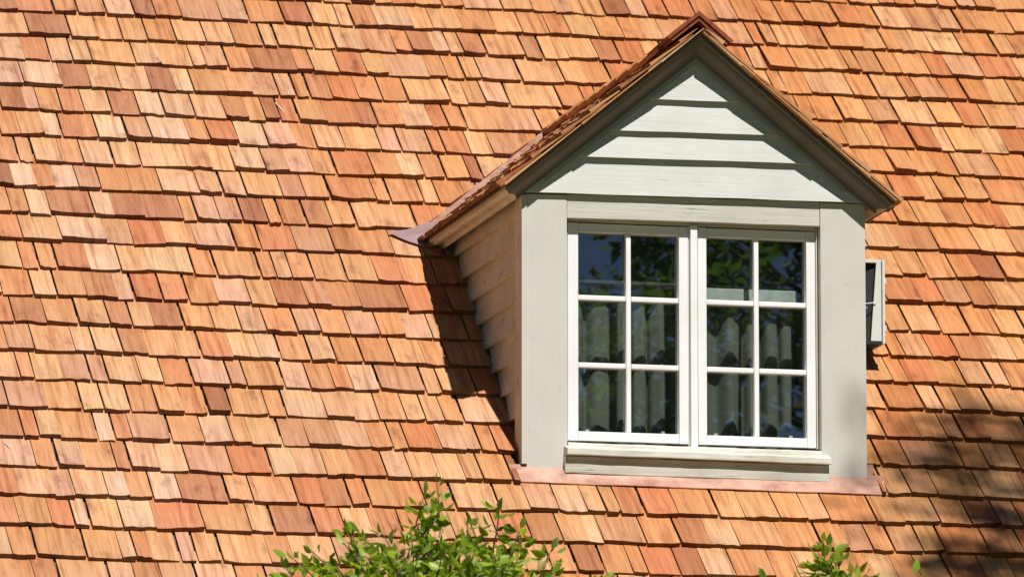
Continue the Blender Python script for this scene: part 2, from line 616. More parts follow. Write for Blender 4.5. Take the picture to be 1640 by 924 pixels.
def shingle(frame, x0, x1, s0, e, t, rest, tone, over=0.42, wav=0.0, skew=0.0, lift=0.0):
    """a tapered slab: returns verts, faces, attrs in world space. frame(x,s,h) -> point"""
    nb = 5
    off = (R.uniform(0, 50), R.uniform(0, 50), R.uniform(0, 50))
    L = e * (1 + over)
    w_ = x1 - x0
    tw = R.uniform(-0.0032, 0.0032)                   # twist: one corner up
    cup = R.uniform(-0.0014, 0.0022)
    verts, grain = [], []
    but = [R.uniform(-1, 1) * wav for _ in range(nb)]
    if R.random() < 0.14:                             # a chipped or crooked corner
        but[R.choice((0, nb - 1))] += R.uniform(0.003, 0.010)
    tj = [R.uniform(-0.0007, 0.0007) for _ in range(nb)]
    rows = (0.0, e * 0.45, L)
    for ri, s in enumerate(rows):
        for i in range(nb):
            u = i / (nb - 1)
            x = x0 + w_ * u
            ss = s0 + s + (but[i] + skew * (u - 0.5) * w_ if ri == 0 else 0)
            fade = 1 - s / L
            h = rest + t - (t / e) * s + fade * (lift + tw * (u - 0.5) * 2 + cup * (4 * (u - 0.5) ** 2) + tj[i])
            verts.append(frame(x, ss, h))
            grain.append((x - x0 + off[0], ss - s0 + off[1], s / e))
    nt_ = len(verts)
    for ri, s in ((0, 0.0), (1, L)):
        for i in range(nb):
            u = i / (nb - 1)
            x = x0 + w_ * u
            ss = s0 + s + (but[i] + R.uniform(-0.0015, 0.001) + skew * (u - 0.5) * w_ if ri == 0 else 0)
            h = rest + lift * 0.7 - ((over * t + 0.002) / L) * s
            verts.append(frame(x, ss, h))
            grain.append((x - x0 + off[0], ss - s0 + off[1], s / e + 0.1))
    k0 = len(verts)
    tones = [tone] * k0
    endg_shade = (tone[0] * 0.40, tone[1] * 0.36, tone[2] * 0.36, 1.0)  # end grain, darkened further to put shade into the butts
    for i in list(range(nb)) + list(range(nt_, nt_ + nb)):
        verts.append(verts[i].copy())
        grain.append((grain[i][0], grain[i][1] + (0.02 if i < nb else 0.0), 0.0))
        tones.append(endg_shade)
    F = []
    for r_ in range(2):
        for i in range(nb - 1):
            a = r_ * nb + i
            F.append((a, a + 1, a + nb + 1, a + nb))
    b0, b1 = nt_, nt_ + nb
    for i in range(nb - 1):
        F.append((k0 + nb + i, k0 + nb + i + 1, k0 + i + 1, k0 + i))  # butt
        F.append((b0 + i, b1 + i, b1 + i + 1, b0 + i + 1))            # underside
        F.append((2 * nb + i, 2 * nb + i + 1, b1 + i + 1, b1 + i))    # head
    F.append((0, nb, 2 * nb, b1, b0))
    F.append((nb - 1, b0 + nb - 1, b1 + nb - 1, 3 * nb - 1, 2 * nb - 1))
    return verts, F, tones, grain


def clip(data, planes):
    """cut a shingle with half-spaces (point, normal: the side the normal points to is removed)"""
    verts, F, tones, grain = data
    hit = False
    for co, no in planes:
        ds = [(v - co).dot(no) for v in verts]
        if min(ds) >= -1e-4:
            return None
        if max(ds) > 0:
            hit = True
    if not hit:
        return data
    bm = bmesh.new()
    gl = bm.verts.layers.float_vector.new('g')
    tl = bm.verts.layers.float_vector.new('t')
    vs = []
    for v, g, tn in zip(verts, grain, tones):
        b = bm.verts.new(v)
        b[gl] = g
        b[tl] = tn[:3]
        vs.append(b)
    for f in F:
        bm.faces.new([vs[i] for i in f])
    for co, no in planes:
        res = bmesh.ops.bisect_plane(bm, geom=bm.verts[:] + bm.edges[:] + bm.faces[:], plane_co=co, plane_no=no, clear_outer=True)
        ed = [g for g in res['geom_cut'] if isinstance(g, bmesh.types.BMEdge)]
        if ed:
            bmesh.ops.contextual_create(bm, geom=ed)
    if len(bm.faces) < 3:
        bm.free()
        return None
    bm.verts.index_update()
    out = ([v.co.copy() for v in bm.verts], [tuple(v.index for v in f.verts) for f in bm.faces],
           [(*v[tl], 1.0) for v in bm.verts], [tuple(v[gl]) for v in bm.verts])
    bm.free()
    return out


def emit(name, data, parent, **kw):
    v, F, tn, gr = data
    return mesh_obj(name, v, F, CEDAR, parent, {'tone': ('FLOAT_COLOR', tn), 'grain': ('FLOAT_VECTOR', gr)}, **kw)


def emit_joined(name, datas, parent, **kw):
    V, F, T, G = [], [], [], []
    for v, f, t, g in datas:
        k = len(V)
        V += v
        F += [tuple(i + k for i in q) for q in f]
        T += t
        G += g
    return mesh_obj(name, V, F, CEDAR, parent, {'tone': ('FLOAT_COLOR', T), 'grain': ('FLOAT_VECTOR', G)}, center=False, **kw)


# (butt line at x = 0, its drift per metre), top to bottom as laid
COURSES = [(2.9753, 0.001), (2.7966, 0.0022), (2.6181, -0.0009), (2.4352, 0.0003), (2.2538, -0.0024), (2.074, -0.0034),
           (1.8925, -0.0017), (1.7183, -0.0023), (1.5353, -0.0037), (1.3569, -0.006), (1.1722, -0.0061), (0.9876, -0.0087),
           (0.8139, -0.0071), (0.6385, -0.0047), (0.4633, -0.0038), (0.2834, -0.0037), (0.1042, -0.0023), (-0.0745, -0.0053),
           (-0.2466, -0.0057), (-0.4233, -0.0038), (-0.6003, 0.0006)]
COURSES = [(2.9753 + 0.178 * k, 0.001) for k in range(5, 0, -1)] + COURSES + [(-0.6003 - 0.177 * k, 0.0) for k in (1, 2, 3)]
REST = 0.008


def width():
    r = R.random()
    if r < 0.20:
        return R.uniform(0.048, 0.072)
    if r < 0.80:
        return R.uniform(0.076, 0.112)
    return R.uniform(0.112, 0.165)


VGAP = 0.046
# valley planes: through the valley line and square to the roof, set back by VGAP
vl_a = Vector((XL, yval(XL), zd(XL)))
vl_b = Vector((XC, yval(XC), zd(XC)))
vr_a = Vector((XR, yval(XR), zd(XR)))
dl = (vl_b - vl_a).normalized()
dr_ = (vl_b - vr_a).normalized()
nl = dl.cross(EH).normalized()
if nl.x < 0:
    nl = -nl
nr = dr_.cross(EH).normalized()
if nr.x > 0:
    nr = -nr
s_tip = vl_a.y / math.cos(AL)

all_sh = []          # (data, visible size)
prev = []
for ci, (sb, m) in enumerate(COURSES):
    e_up = (COURSES[ci - 1][0] - sb) if ci else 0.178
    x = RX0 + R.uniform(-0.05, 0.03)
    joints = []
    while x < RX1:
        w_ = width()
        for _ in range(6):
            if all(abs(x + w_ - j) > 0.016 for j in prev):
                break
            w_ = width()
        gap = R.choice((0.001, 0.002, 0.004, 0.005, 0.006, 0.008, 0.010))
        x0, x1 = x, x + w_ - gap
        joints.append(x + w_)
        xm = 0.5 * (x0 + x1)
        s0 = sb + m * xm + R.gauss(0, 0.0036)
        t = max(0.008, R.gauss(0.0138, 0.0028))
        wav = R.choice((0.0008, 0.0012, 0.0014, 0.0018, 0.0024, 0.0034, 0.0055))
        data = shingle(roofp, x0, x1, s0, e_up, t, REST, pick_tone(xm), wav=wav, skew=R.gauss(0, 0.032), lift=abs(R.gauss(0, 0.0020)))
        x += w_
        planes = None
        top = s0 + e_up * 1.42
        if s0 > s_tip - 0.05:                                    # beside and above the valleys
            if xm < XC:
                planes = [(vl_a - nl * VGAP, nl)] if vl_b.x > x0 - 0.2 else None
            else:
                planes = [(vr_a - nr * VGAP, nr)]
            if s0 > vl_b.y / math.cos(AL) + 0.05:
                planes = None
        elif 0.0 < s0 <= s_tip - 0.05 or s0 > -0.12:
            lim = (CHL + 0.002, CHR - 0.002) if s0 > 0 else (0.012, 1.262)
            if xm < XC:
                planes = [(Vector((lim[0], 0, 0)), Vector((1, 0, 0)))]
            else:
                planes = [(Vector((lim[1], 0, 0)), Vector((-1, 0, 0)))]
        if planes:
            data = clip(data, planes)
            if data is None:
                continue
        all_sh.append((data, xm, s0, (x1 - x0) * e_up, planes is not None))
    prev = joints

# those that show largest in the photograph become parts of their own; the rest one field
cp = cam_o.location
r_ax = Vector((math.cos(PSI), -math.sin(PSI), 0))
u_ax = r_ax.cross(vd)


def seen(p):
    q = p - cp
    d = q.dot(vd)
    return abs(q.dot(r_ax) / d) < 820 / 11226.0 and abs(q.dot(u_ax) / d) < 462 / 11226.0


def hidden_by_dormer(xm, s0):
    y = s0 * math.cos(AL)
    return 1.2 < xm < 1.2 + 0.33 * y + 0.1 and 0 < y < 1.9


scored = []
for i, (d, xm, s0, a, cl) in enumerate(all_sh):
    ctr = roofp(xm, s0 + 0.07)
    ok = seen(ctr) and not hidden_by_dormer(xm, s0) and not cl
    scored.append((a / (ctr - cp).length ** 2 if ok else 0.0, i))
scored.sort(reverse=True)
single = set(i for v, i in scored[:300])
rest_ = []
for i, (d, xm, s0, a, cl) in enumerate(all_sh):
    if i in single:
        emit('shingle', d, roof)
    else:
        rest_.append(d)
emit_joined('shingle_field', rest_, roof, kind='stuff')

# ------------------------------------------------------------------ dormer
dormer = empty('dormer', (XC, 0, ZB), label='grey gabled dormer with a cedar roof on the shingle slope', cat='dormer')

# --- walls
hexa('corner_board', [(FX0 + .0135, 0, 4.37), (0.189, 0, 4.37), (0.189, 0.03, 4.37), (FX0 + .0135, 0.03, 4.37),
                      (FX0 + .0135, 0, 5.322), (0.189, 0, 5.324), (0.189, 0.03, 5.324), (FX0 + .0135, 0.03, 5.322)], M_TRIM_Z, dormer, 0.0018)
hexa('corner_board', [(1.071, 0, 4.37), (FX1, 0, 4.37), (FX1, 0.03, 4.37), (1.071, 0.03, 4.37),
                      (1.071, 0, 5.332), (FX1, 0, 5.333), (FX1, 0.03, 5.333), (1.071, 0.03, 5.332)], M_TRIM_Z, dormer, 0.0018)
hexa('header_board', [(0.1905, 0.002, 5.247), (1.0695, 0.002, 5.252), (1.0695, 0.032, 5.252), (0.1905, 0.032, 5.247),
                      (0.1905, 0.002, 5.326), (1.0695, 0.002, 5.334), (1.0695, 0.032, 5.334), (0.1905, 0.032, 5.326)],
     M_TRIM_X, dormer, 0.0015, cuts=7, jit=0.0009)
# backing wall behind the boards (ring round the window)
for (a, b, c, d) in ((FX0 + 0.03, 0.19, 4.34, 5.32), (1.07, FX1 - 0.03, 4.34, 5.32)):
    box('wall_stud', a, b, 0.034, 0.09, c, d, M_ROOM, dormer, 0)
box('wall_stud', 0.192, 1.068, 0.034, 0.09, 5.262, 5.32, M_ROOM, dormer, 0)
box('wall_stud', 0.192, 1.068, 0.034, 0.09, 4.32, 4.486, M_ROOM, dormer, 0)

# gable siding: bevelled boards, each bottom edge proud of the one below
lv = [5.331, 5.458, 5.551, 5.661, 5.80]
for i in range(4):
    zb, zt = lv[i], lv[i + 1] + 0.012
    dz = (0.005, 0.004, 0.003, 0.002)[i]
    def hw(z):
        return max(0.0, (ZAP - z) / DT - 0.062)
    yb, yt = -0.0145, 0.0035
    n = 9
    bm = bmesh.new()
    front_b, front_t, back_b, back_t = [], [], [], []
    for k in range(n):
        u = -1 + 2 * k / (n - 1)
        wb, wt = hw(zb), hw(zt)
        ub = XC + u * wb
        ut = XC + u * wt
        zz = zb + dz * u + R.uniform(-0.0008, 0.0008)
        if i == 0 and k == 5:
            zz += 0.0022
        front_b.append(bm.verts.new((ub, yb + R.uniform(-0.001, 0.001), zz)))
        back_b.append(bm.verts.new((ub, 0.006, zz + 0.001)))
        front_t.append(bm.verts.new((ut, yt, zt + dz * u)))
        back_t.append(bm.verts.new((ut, 0.0075, zt + dz * u)))
    for k in range(n - 1):
        bm.faces.new((front_b[k], front_b[k + 1], front_t[k + 1], front_t[k]))
        bm.faces.new((back_b[k + 1], back_b[k], back_t[k], back_t[k + 1]))
        bm.faces.new((back_b[k], back_b[k + 1], front_b[k + 1], front_b[k]))
        bm.faces.new((front_t[k], front_t[k + 1], back_t[k + 1], back_t[k]))
    bm.faces.new((front_b[0], front_t[0], back_t[0], back_b[0]))
    bm.faces.new((front_b[-1], back_b[-1], back_t[-1], front_t[-1]))
    bmesh.ops.remove_doubles(bm, verts=bm.verts[:], dist=1e-5)
    bm_obj('siding_board', bm, M_SIDING, dormer)
# wall behind the gable siding
mesh_obj('gable_wall', [(FX0 + .03, 0.01, 5.30), (FX1 - .03, 0.01, 5.30), (FX1 - .03, 0.01, zd(FX1 - .03) - 0.02), (XC, 0.01, ZAP - 0.02),
                        (FX0 + .03, 0.01, zd(FX0 + .03) - 0.02), (FX0 + .03, 0.033, 5.30), (FX1 - .03, 0.033, 5.30),
                        (FX1 - .03, 0.033, zd(FX1 - .03) - 0.02), (XC, 0.033, ZAP - 0.02), (FX0 + .03, 0.033, zd(FX0 + .03) - 0.02)],
         [(0, 1, 2, 3, 4), (9, 8, 7, 6, 5), (0, 5, 6, 1), (1, 6, 7, 2), (2, 7, 8, 3), (3, 8, 9, 4), (4, 9, 5, 0)], M_DECK, dormer)

# frieze boards on the gable, right under the moulding
CDA = math.cos(DA)
for sgn in (-1, 1):
    n0, n1 = 0.050, 0.070
    x_in = 0.0
    x_out = 0.596 - 0.075
    P = []
    for y in (-0.0175, 0.0):
        for nn in (n1, n0):
            for xx in (x_in, x_out):
                P.append((XC + sgn * xx, y, ZAP - xx * DT - nn / CDA))
    # order into a hexahedron
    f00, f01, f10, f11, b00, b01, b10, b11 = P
    hexa('frieze_board', [f00, f01, b01, b00, f10, f11, b11, b10], M_FRIEZE_SHADE, dormer, 0.0)

# crown moulding: rakes and eaves share one profile, mitred at the tips
PROF = [(0.070, 0.000), (0.0705, 0.010), (0.064, 0.0125), (0.0605, 0.020), (0.054, 0.0275), (0.044, 0.033), (0.034, 0.0375),
        (0.0265, 0.044), (0.0235, 0.051), (0.0235, 0.056), (0.016, 0.057), (0.0, 0.0575), (0.0, 0.0)]
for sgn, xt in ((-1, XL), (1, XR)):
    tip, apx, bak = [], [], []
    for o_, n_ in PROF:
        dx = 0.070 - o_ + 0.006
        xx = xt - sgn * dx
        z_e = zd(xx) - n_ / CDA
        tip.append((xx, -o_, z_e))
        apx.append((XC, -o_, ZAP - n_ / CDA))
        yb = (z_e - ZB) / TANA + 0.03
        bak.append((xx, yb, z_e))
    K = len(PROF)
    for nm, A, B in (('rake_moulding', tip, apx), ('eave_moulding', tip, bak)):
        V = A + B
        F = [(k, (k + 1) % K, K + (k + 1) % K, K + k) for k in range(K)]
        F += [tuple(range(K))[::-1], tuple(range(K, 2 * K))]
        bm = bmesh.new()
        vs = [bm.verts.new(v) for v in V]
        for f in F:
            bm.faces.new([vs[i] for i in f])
        bm_obj(nm, bm, M_MOULD_SHADE if nm == 'rake_moulding' else M_CHEEK, dormer)

# roof boards of the dormer
for sgn, xt in ((-1, XL), (1, XR)):
    q = [(xt, -0.069, zd(xt)), (XC, -0.069, ZAP), (XC, yval(XC) + 0.02, ZAP), (xt, yval(xt) + 0.02, zd(xt))]
    q2 = [(a, b, c + 0.011) for a, b, c in q]
    mesh_obj('roof_board', q + q2, [(0, 1, 2, 3), (7, 6, 5, 4), (0, 4, 5, 1), (1, 5, 6, 2), (2, 6, 7, 3), (3, 7, 4, 0)], M_DECK, dormer)


# cheeks: bevel siding boards running back, short side corner boards
def cheek(sgn, xs, xface):
    """xs: siding plane, outward = sgn*-1 on the left"""
    out = -1 if sgn < 0 else 1
    ztop = zd(xs) - 0.05
    exp = 0.098
    z = ztop
    k = 0
    while z > ZB - 0.02:
        zb = z - exp
        y0 = 0.118
        yt_ = (z - ZB) / TANA + 0.05
        yb_ = max(y0 + 0.004, (zb - ZB) / TANA + 0.05)
        if yt_ < y0 + 0.02:
            break
        t0, t1 = 0.025, 0.004
        jz = R.uniform(-0.002, 0.002)
        p = [(xs + out * t0, y0, zb + jz), (xs, y0, zb + jz), (xs, yb_, zb), (xs + out * t0, yb_, zb),
             (xs + out * t1, y0, z + 0.01), (xs, y0, z + 0.01), (xs, yt_, z + 0.01), (xs + out * t1, yt_, z + 0.01)]
        if out > 0:
            p = [p[1], p[0], p[3], p[2], p[5], p[4], p[7], p[6]]
        hexa('cheek_board', p, M_CHEEK, dormer, 0.0, label='peeling siding board of the cheek in shade' if sgn < 0 and k == 1 else None)
        z = zb
        k += 1
    xa, xb = (xface, xs + 0.002) if sgn < 0 else (xs - 0.002, xface)
    box('side_corner_board', xa, xb, 0.0305, 0.117, ZB + 0.02, zd(xs) - 0.045, M_CHEEK, dormer, 0.0015)
    # sheathing behind
    xin = xs - out * 0.012
    mesh_obj('cheek_wall', [(xs - out * 0.001, 0.034, ZB + 0.02), (xs - out * 0.001, 0.034, ztop + 0.03),
                            (xs - out * 0.001, (ztop + 0.03 - ZB) / TANA + 0.06, ztop + 0.03),
                            (xin, 0.034, ZB + 0.02), (xin, 0.034, ztop + 0.03), (xin, (ztop + 0.03 - ZB) / TANA + 0.06, ztop + 0.03)],
             [(0, 1, 2), (5, 4, 3), (0, 3, 4, 1), (1, 4, 5, 2), (2, 5, 3, 0)], M_DECK, dormer)


cheek(-1, 0.066, FX0 + 0.001)
cheek(1, 1.200, FX1 - 0.001)

# --- the dormer's own shingles
DSL = {}


def dframe(sgn, xt):
    base = Vector((xt, 0, zd(xt)))
    up = Vector((-sgn * math.cos(DA), 0, math.sin(DA)))
    nrm = Vector((sgn * math.sin(DA), 0, math.cos(DA)))
    return lambda y, s, h: base + Vector((0, 1, 0)) * y + up * s + nrm * h


SLEN = 0.679 / CDA
for sgn, xt in ((-1, XL), (1, XR)):
    fr = dframe(sgn, xt)
    va, vb = (vl_a, vl_b) if sgn < 0 else (vr_a, vl_b)
    nrm = Vector((sgn * math.sin(DA), 0, math.cos(DA)))
    npl = (vb - va).normalized().cross(nrm).normalized()
    if npl.y < 0:
        npl = -npl
    e = 0.132
    k = -1
    while k * e < SLEN - 0.03:
        sb = max(k, 0) * e - (0.016 if k <= 0 else 0)
        lay = 0.0115 if k < 0 else 0.0175
        y = -0.092 + R.uniform(-0.006, 0.004)
        first = True
        while y < yval(XC):
            w_ = R.uniform(0.07, 0.13) * (1.5 if first else 1)
            t = R.uniform(0.009, 0.012) if k >= 0 else 0.007
            over = 0.40 if k >= 0 else 0.02
            if sb + e * (1 + over) > SLEN - 0.004:
                over = (SLEN - 0.004 - sb) / e - 1
            d = shingle(fr, y, y + w_ - R.uniform(0.001, 0.004), sb + R.gauss(0, 0.003), e, t, lay, pick_tone(1.0), over=over,
                        wav=0.0015, lift=abs(R.gauss(0, 0.0008)))
            d = clip(d, [(va - npl * 0.012, npl)])
            y += w_
            first = False
            if d is None:
                if y > yval(XC) - 0.02 or k * e < 0.2:
                    break
                continue
            emit('shingle', d, dormer)
        k += 1
    # long tapered strips along the rake edge under the courses
    s_ = 0.0
    for q, ln in enumerate((0.34, 0.30, 0.24)):
        a, b = s_ + 0.004, min(s_ + ln + 0.06, SLEN + (0.016 if sgn < 0 else -0.004))
        V, T, G = [], [], []
        tone = [lin((236, 178, 118), 0.6), lin((228, 160, 104), 0.6), lin((240, 196, 142), 0.6)][q]
        for y in (-0.094 - 0.004 * (q % 2), -0.030):
            for ss, h0, h1 in ((a, 0.0030, 0.0112), (b, 0.0055, 0.0080)):
                for h in (h0, h1):
                    V.append(fr(y, ss, h))
                    G.append((y * 3 + q, ss + 7 * q, 0.3))
        F = [(0, 1, 3, 2), (4, 6, 7, 5), (0, 2, 6, 4), (1, 5, 7, 3), (0, 4, 5, 1), (2, 3, 7, 6)]
        V = [v + Vector((0, -0.0003 * q, 0)) for v in V]
        emit('rake_strip', (V, F, [(*tone, 1)] * 8, G), dormer)
        s_ += ln

# ridge caps: pairs of short boards lapping back along the ridge
for k in range(13):
    y0 = -0.064 + 0.142 * k
    if y0 > yval(XC) - 0.05:
        break
    for sgn in (-1, 1):
        nrm = Vector((sgn * math.sin(DA), 0, math.cos(DA)))
        dn = Vector((sgn * math.cos(DA), 0, -math.sin(DA)))
        top = Vector((XC, 0, ZAP))
        tone = lin((176, 96, 66), 0.5) if k == 0 else pick_tone(1.0)[:3]
        lower = 2 if k == 0 else 1
        for ly in range(lower):
            hb = 0.037 + (0.0 if ly else (0.013 if lower == 2 else 0.0))
            V, G = [], []
            wcap = 0.098 + R.uniform(-0.004, 0.006) - 0.008 * ly
            x_st = 0.0006 if sgn < 0 else 0.0
            y1 = min(y0 + 0.30, yval(XC) + 0.03)
            for yy, hh in ((y0 + 0.006 * ly, hb), (y1, hb - 0.011)):
                for dd in (-(hb + 0.006) * math.tan(DA) * 0.0 + x_st, wcap):
                    for h in (hh, hh + 0.0125):
                        base = top + dn * dd + nrm * h
                        if dd < 0.01:                      # mitre on the centre plane
                            base = Vector((XC + sgn * 0.0003, 0, ZAP + h / math.cos(DA)))
                        V.append(base + Vector((0, yy, 0)))
                        G.append((dd + k, yy + 3 * k, 0.7))
            F = [(0, 1, 3, 2), (4, 6, 7, 5), (0, 2, 6, 4), (1, 5, 7, 3), (0, 4, 5, 1), (2, 3, 7, 6)]
            emit('ridge_cap', (V, F, [(*tone, 1)] * 8, G), dormer)


# --- copper: apron under the face, valleys
def sheet(name, pts, th, nrm, parent, mat=None):
    a = [Vector(p) for p in pts]
    b = [p - nrm * th for p in a]
    n = len(a)
    F = [tuple(range(n)), tuple(range(n, 2 * n))[::-1]] + [(i, n + i, n + (i + 1) % n, (i + 1) % n) for i in range(n)]
    bm = bmesh.new()
    vs = [bm.verts.new(v) for v in a + b]
    for f in F:
        bm.faces.new([vs[i] for i in f])
    return bm_obj(name, bm, mat or M_COPPER, parent)


ap = bmesh.new()
n = 15
rows = []
for j, (s, h) in enumerate(((0.032, 0.0195), (0.0, 0.0192), (-0.035, 0.0165), (-0.0655, 0.0140), (-0.0715, 0.0148), (-0.0718, 0.0118))):
    row = []
    for k in range(n):
        x = -0.010 + 1.296 * k / (n - 1)
        sag = 0.0013 * math.sin(k * 1.7) * (1 if j > 1 else 0.2) + R.uniform(-0.0006, 0.0006)
        row.append(ap.verts.new(roofp(x, s - 0.0095 * (x - 0.6) * (j > 1), h + sag)))
    rows.append(row)
for j in range(len(rows) - 1):
    for k in range(n - 1):
        ap.faces.new((rows[j + 1][k], rows[j + 1][k + 1], rows[j][k + 1], rows[j][k]))
bm_obj('copper_apron', ap, M_COPPER, dormer)

for sgn, va, nn in ((-1, vl_a, nl), (1, vr_a, nr)):
    d = (vl_b - va).normalized()
    lo = va - d * 0.035
    up_ = EH
    lo2 = va + d * 0.03
    base = [lo2 + up_ * 0.013, lo2 - nn * 0.05 + up_ * 0.010, vl_b - nn * 0.05 + up_ * 0.010, vl_b + up_ * 0.013]
    sheet('copper_valley', base, 0.001, EH, dormer)
    if sgn < 0:
        fl = [(-0.176, 1.499, .024), (-0.142, 1.468, .0235), (-0.108, 1.440, .0235), (-0.07, 1.418, .024), (-0.037, 1.400, .027), (-0.022, 1.425, .032),
              (-0.001, 1.515, .030), (0.035, 1.59, .026), (-0.02, 1.580, .019), (-0.10, 1.530, .018)]
        sheet('copper_flare', [roofp(*q) for q in fl], 0.001, EH, dormer, M_COPPER_SKY)
    # the leg that turns up on to the dormer roof
    nrm = Vector((sgn * math.sin(DA), 0, math.cos(DA)))
    npl = (vl_b - va).normalized().cross(nrm).normalized()
    if npl.y < 0:
        npl = -npl
    sheet('copper_valley_leg', [lo + nrm * 0.0135, vl_b + nrm * 0.0135, vl_b - npl * 0.06 + nrm * 0.0135, lo - npl * 0.06 + nrm * 0.0135],
          0.001, nrm, dormer)
# step flashing showing as a dark edge at the foot of the right corner board
box('step_flashing', FX1 + 0.001, FX1 + 0.03, 0.03, 0.045, ZB + 0.03, ZB + 0.075, M_COPPER, dormer, 0)
box('corner_strip', FX0 - 0.005, FX0 + 0.013, -0.006, 0.029, 4.412, 5.318, M_TRIM_Z, dormer, 0.0015)

# --- window
win = empty('window', (0.0, 0.045, 0.12), parent=dormer, label='white double casement window of six panes a side')
WX = local(win)
YS = 0.035                    # front of the sashes
box('jamb', 0.1895, 0.1985, 0.031, 0.095, 4.497, 5.245, M_TRIM_Z, win, 0.001)
box('jamb', 1.0635, 1.0705, 0.031, 0.095, 4.497, 5.249, M_TRIM_Z, win, 0.001)
box('head_jamb', 0.199, 1.063, 0.033, 0.095, 5.2405, 5.261, M_TRIM_X, win, 0.001)
# mullion with its cap strip
box('mullion', 0.6185, 0.6510, YS + 0.002, 0.085, 4.494, 5.240, M_SASH, win, 0.001)
box('mullion_strip', 0.6225, 0.6465, YS - 0.016, YS + 0.0015, 4.486, 5.239, M_SASH, win, 0.002)
ZG0, ZG1 = 4.533, 5.207
for (a, b, ga, gb, mv) in ((0.2005, 0.6175, 0.237, 0.586, 0.4115), (0.6520, 1.0620, 0.682, 1.031, 0.8565)):
    yd = YS + 0.036
    z0, z1 = 4.501, 5.237
    box('stile', a, ga, YS, yd, z0, z1, M_SASH, win, 0.002)
    box('stile', gb, b, YS, yd, z0, z1, M_SASH, win, 0.002)
    box('rail', ga + .0005, gb - .0005, YS + 0.0006, yd, z0 + .0006, ZG0, M_SASH, win, 0.002)
    box('rail', ga + .0005, gb - .0005, YS + 0.0006, yd, ZG1, z1 - .0006, M_SASH, win, 0.002)
    bars = (4.985, 4.757)
    box('muntin', mv - 0.0085, mv + 0.0085, YS + 0.003, YS + 0.026, ZG0 + .0005, ZG1 - .0005, M_SASH, win, 0.003)
    for zb in bars:
        for (u, v) in ((ga, mv - 0.0088), (mv + 0.0088, gb)):
            box('muntin', u + .0006, v - .0006, YS + 0.0034, YS + 0.0256, zb - 0.0085, zb + 0.0085, M_SASH, win, 0.003)
    zz = (ZG0, bars[1], bars[0], ZG1)
    for r_ in range(3):
        for (u, v) in ((ga, mv), (mv, gb)):
            tilt = R.uniform(-0.0012, 0.0012)
            za, zb_ = zz[r_] - .002, zz[r_ + 1] + .002
            ua, vb_ = u - .002, v + .002
            y = YS + 0.0285
            mesh_obj('pane', [(ua, y, za), (vb_, y + tilt, za), (vb_, y + tilt * 1.5, zb_), (ua, y + tilt * .5, zb_)],
                     [(0, 1, 2, 3)], M_GLASS, win)
    for u in (ga + 0.032, gb - 0.055):
        box('sash_clip', u, u + 0.013, YS + 0.031, YS + 0.036, ZG0 + 0.001, ZG0 + 0.012, M_BLIND, win, 0.001)

# sill and the boards below it
hexa('sill_step', [(0.190, -0.012, 4.474), (1.070, -0.012, 4.470), (1.070, 0.09, 4.470), (0.190, 0.09, 4.474),
                   (0.190, -0.008, 4.488), (1.070, -0.008, 4.485), (1.070, 0.09, 4.500), (0.190, 0.09, 4.500)], M_SILL, dormer, 0.002,
     cuts=9, jit=0.0008)
hexa('sill', [(0.1785, -0.046, 4.443), (1.093, -0.046, 4.437), (1.093, -0.0005, 4.437), (0.1785, -0.0005, 4.443),
              (0.1785, -0.044, 4.466), (1.093, -0.044, 4.459), (1.093, -0.0005, 4.474), (0.1785, -0.0005, 4.479)], M_SILL, dormer, 0.003,
     cuts=11, jit=0.0012)
hexa('sill_apron', [(0.176, -0.026, 4.383), (1.089, -0.026, 4.378), (1.089, -0.0005, 4.378), (0.176, -0.0005, 4.383),
                    (0.176, -0.026, 4.4405), (1.089, -0.026, 4.435), (1.089, -0.0005, 4.435), (0.176, -0.0005, 4.4405)], M_SILL, dormer,
     0.003, cuts=11, jit=0.0011)

# dark room behind the window
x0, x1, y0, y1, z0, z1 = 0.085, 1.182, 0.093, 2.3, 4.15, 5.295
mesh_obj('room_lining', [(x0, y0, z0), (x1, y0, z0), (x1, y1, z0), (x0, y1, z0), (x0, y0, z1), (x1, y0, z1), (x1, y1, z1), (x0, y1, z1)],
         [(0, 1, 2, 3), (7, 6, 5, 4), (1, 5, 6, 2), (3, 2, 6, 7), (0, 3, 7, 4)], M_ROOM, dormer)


# ------------------------------------------------------------------ curtains, blinds (hang in the window, things of their own)
def curtain(xa, xb, seed, label):
    rr = random.Random(seed)
    nx, nz = 150, 10
    V, UV = [], []
    ph = [rr.uniform(0, 6.28) for _ in range(4)]
    for j in range(nz + 1):
        z = 4.46 + (5.19 - 4.46) * j / nz
        for i in range(nx + 1):
            u = i / nx
            x = xa + (xb - xa) * u
            a = 2 * math.pi * (x - xa) / 0.076 + 1.3 * math.sin(7 * u + ph[0])
            dpt = 0.012 * math.sin(a) + 0.005 * math.sin(0.43 * a + ph[1]) + 0.003 * math.sin(2.1 * a + ph[2] + j * 0.2)
            V.append((x + 0.006 * math.cos(a), 0.186 + dpt * 1.35 + 0.004 * math.sin(j * 0.5 + 3 * u), z))
            UV.append((u * (xb - xa) * 6, z))
    F = []
    for j in range(nz):
        for i in range(nx):
            a = j * (nx + 1) + i
            F.append((a, a + 1, a + nx + 2, a + nx + 1))
    o = mesh_obj('curtain', V, F, M_FABRIC, None, smooth=True, label=label, cat='curtain', group='curtains behind the casements')
    uvl = o.data.uv_layers.new(name='UVMap')
    for lp in o.data.loops:
        uvl.data[lp.index].uv = UV[lp.vertex_index]
    return o


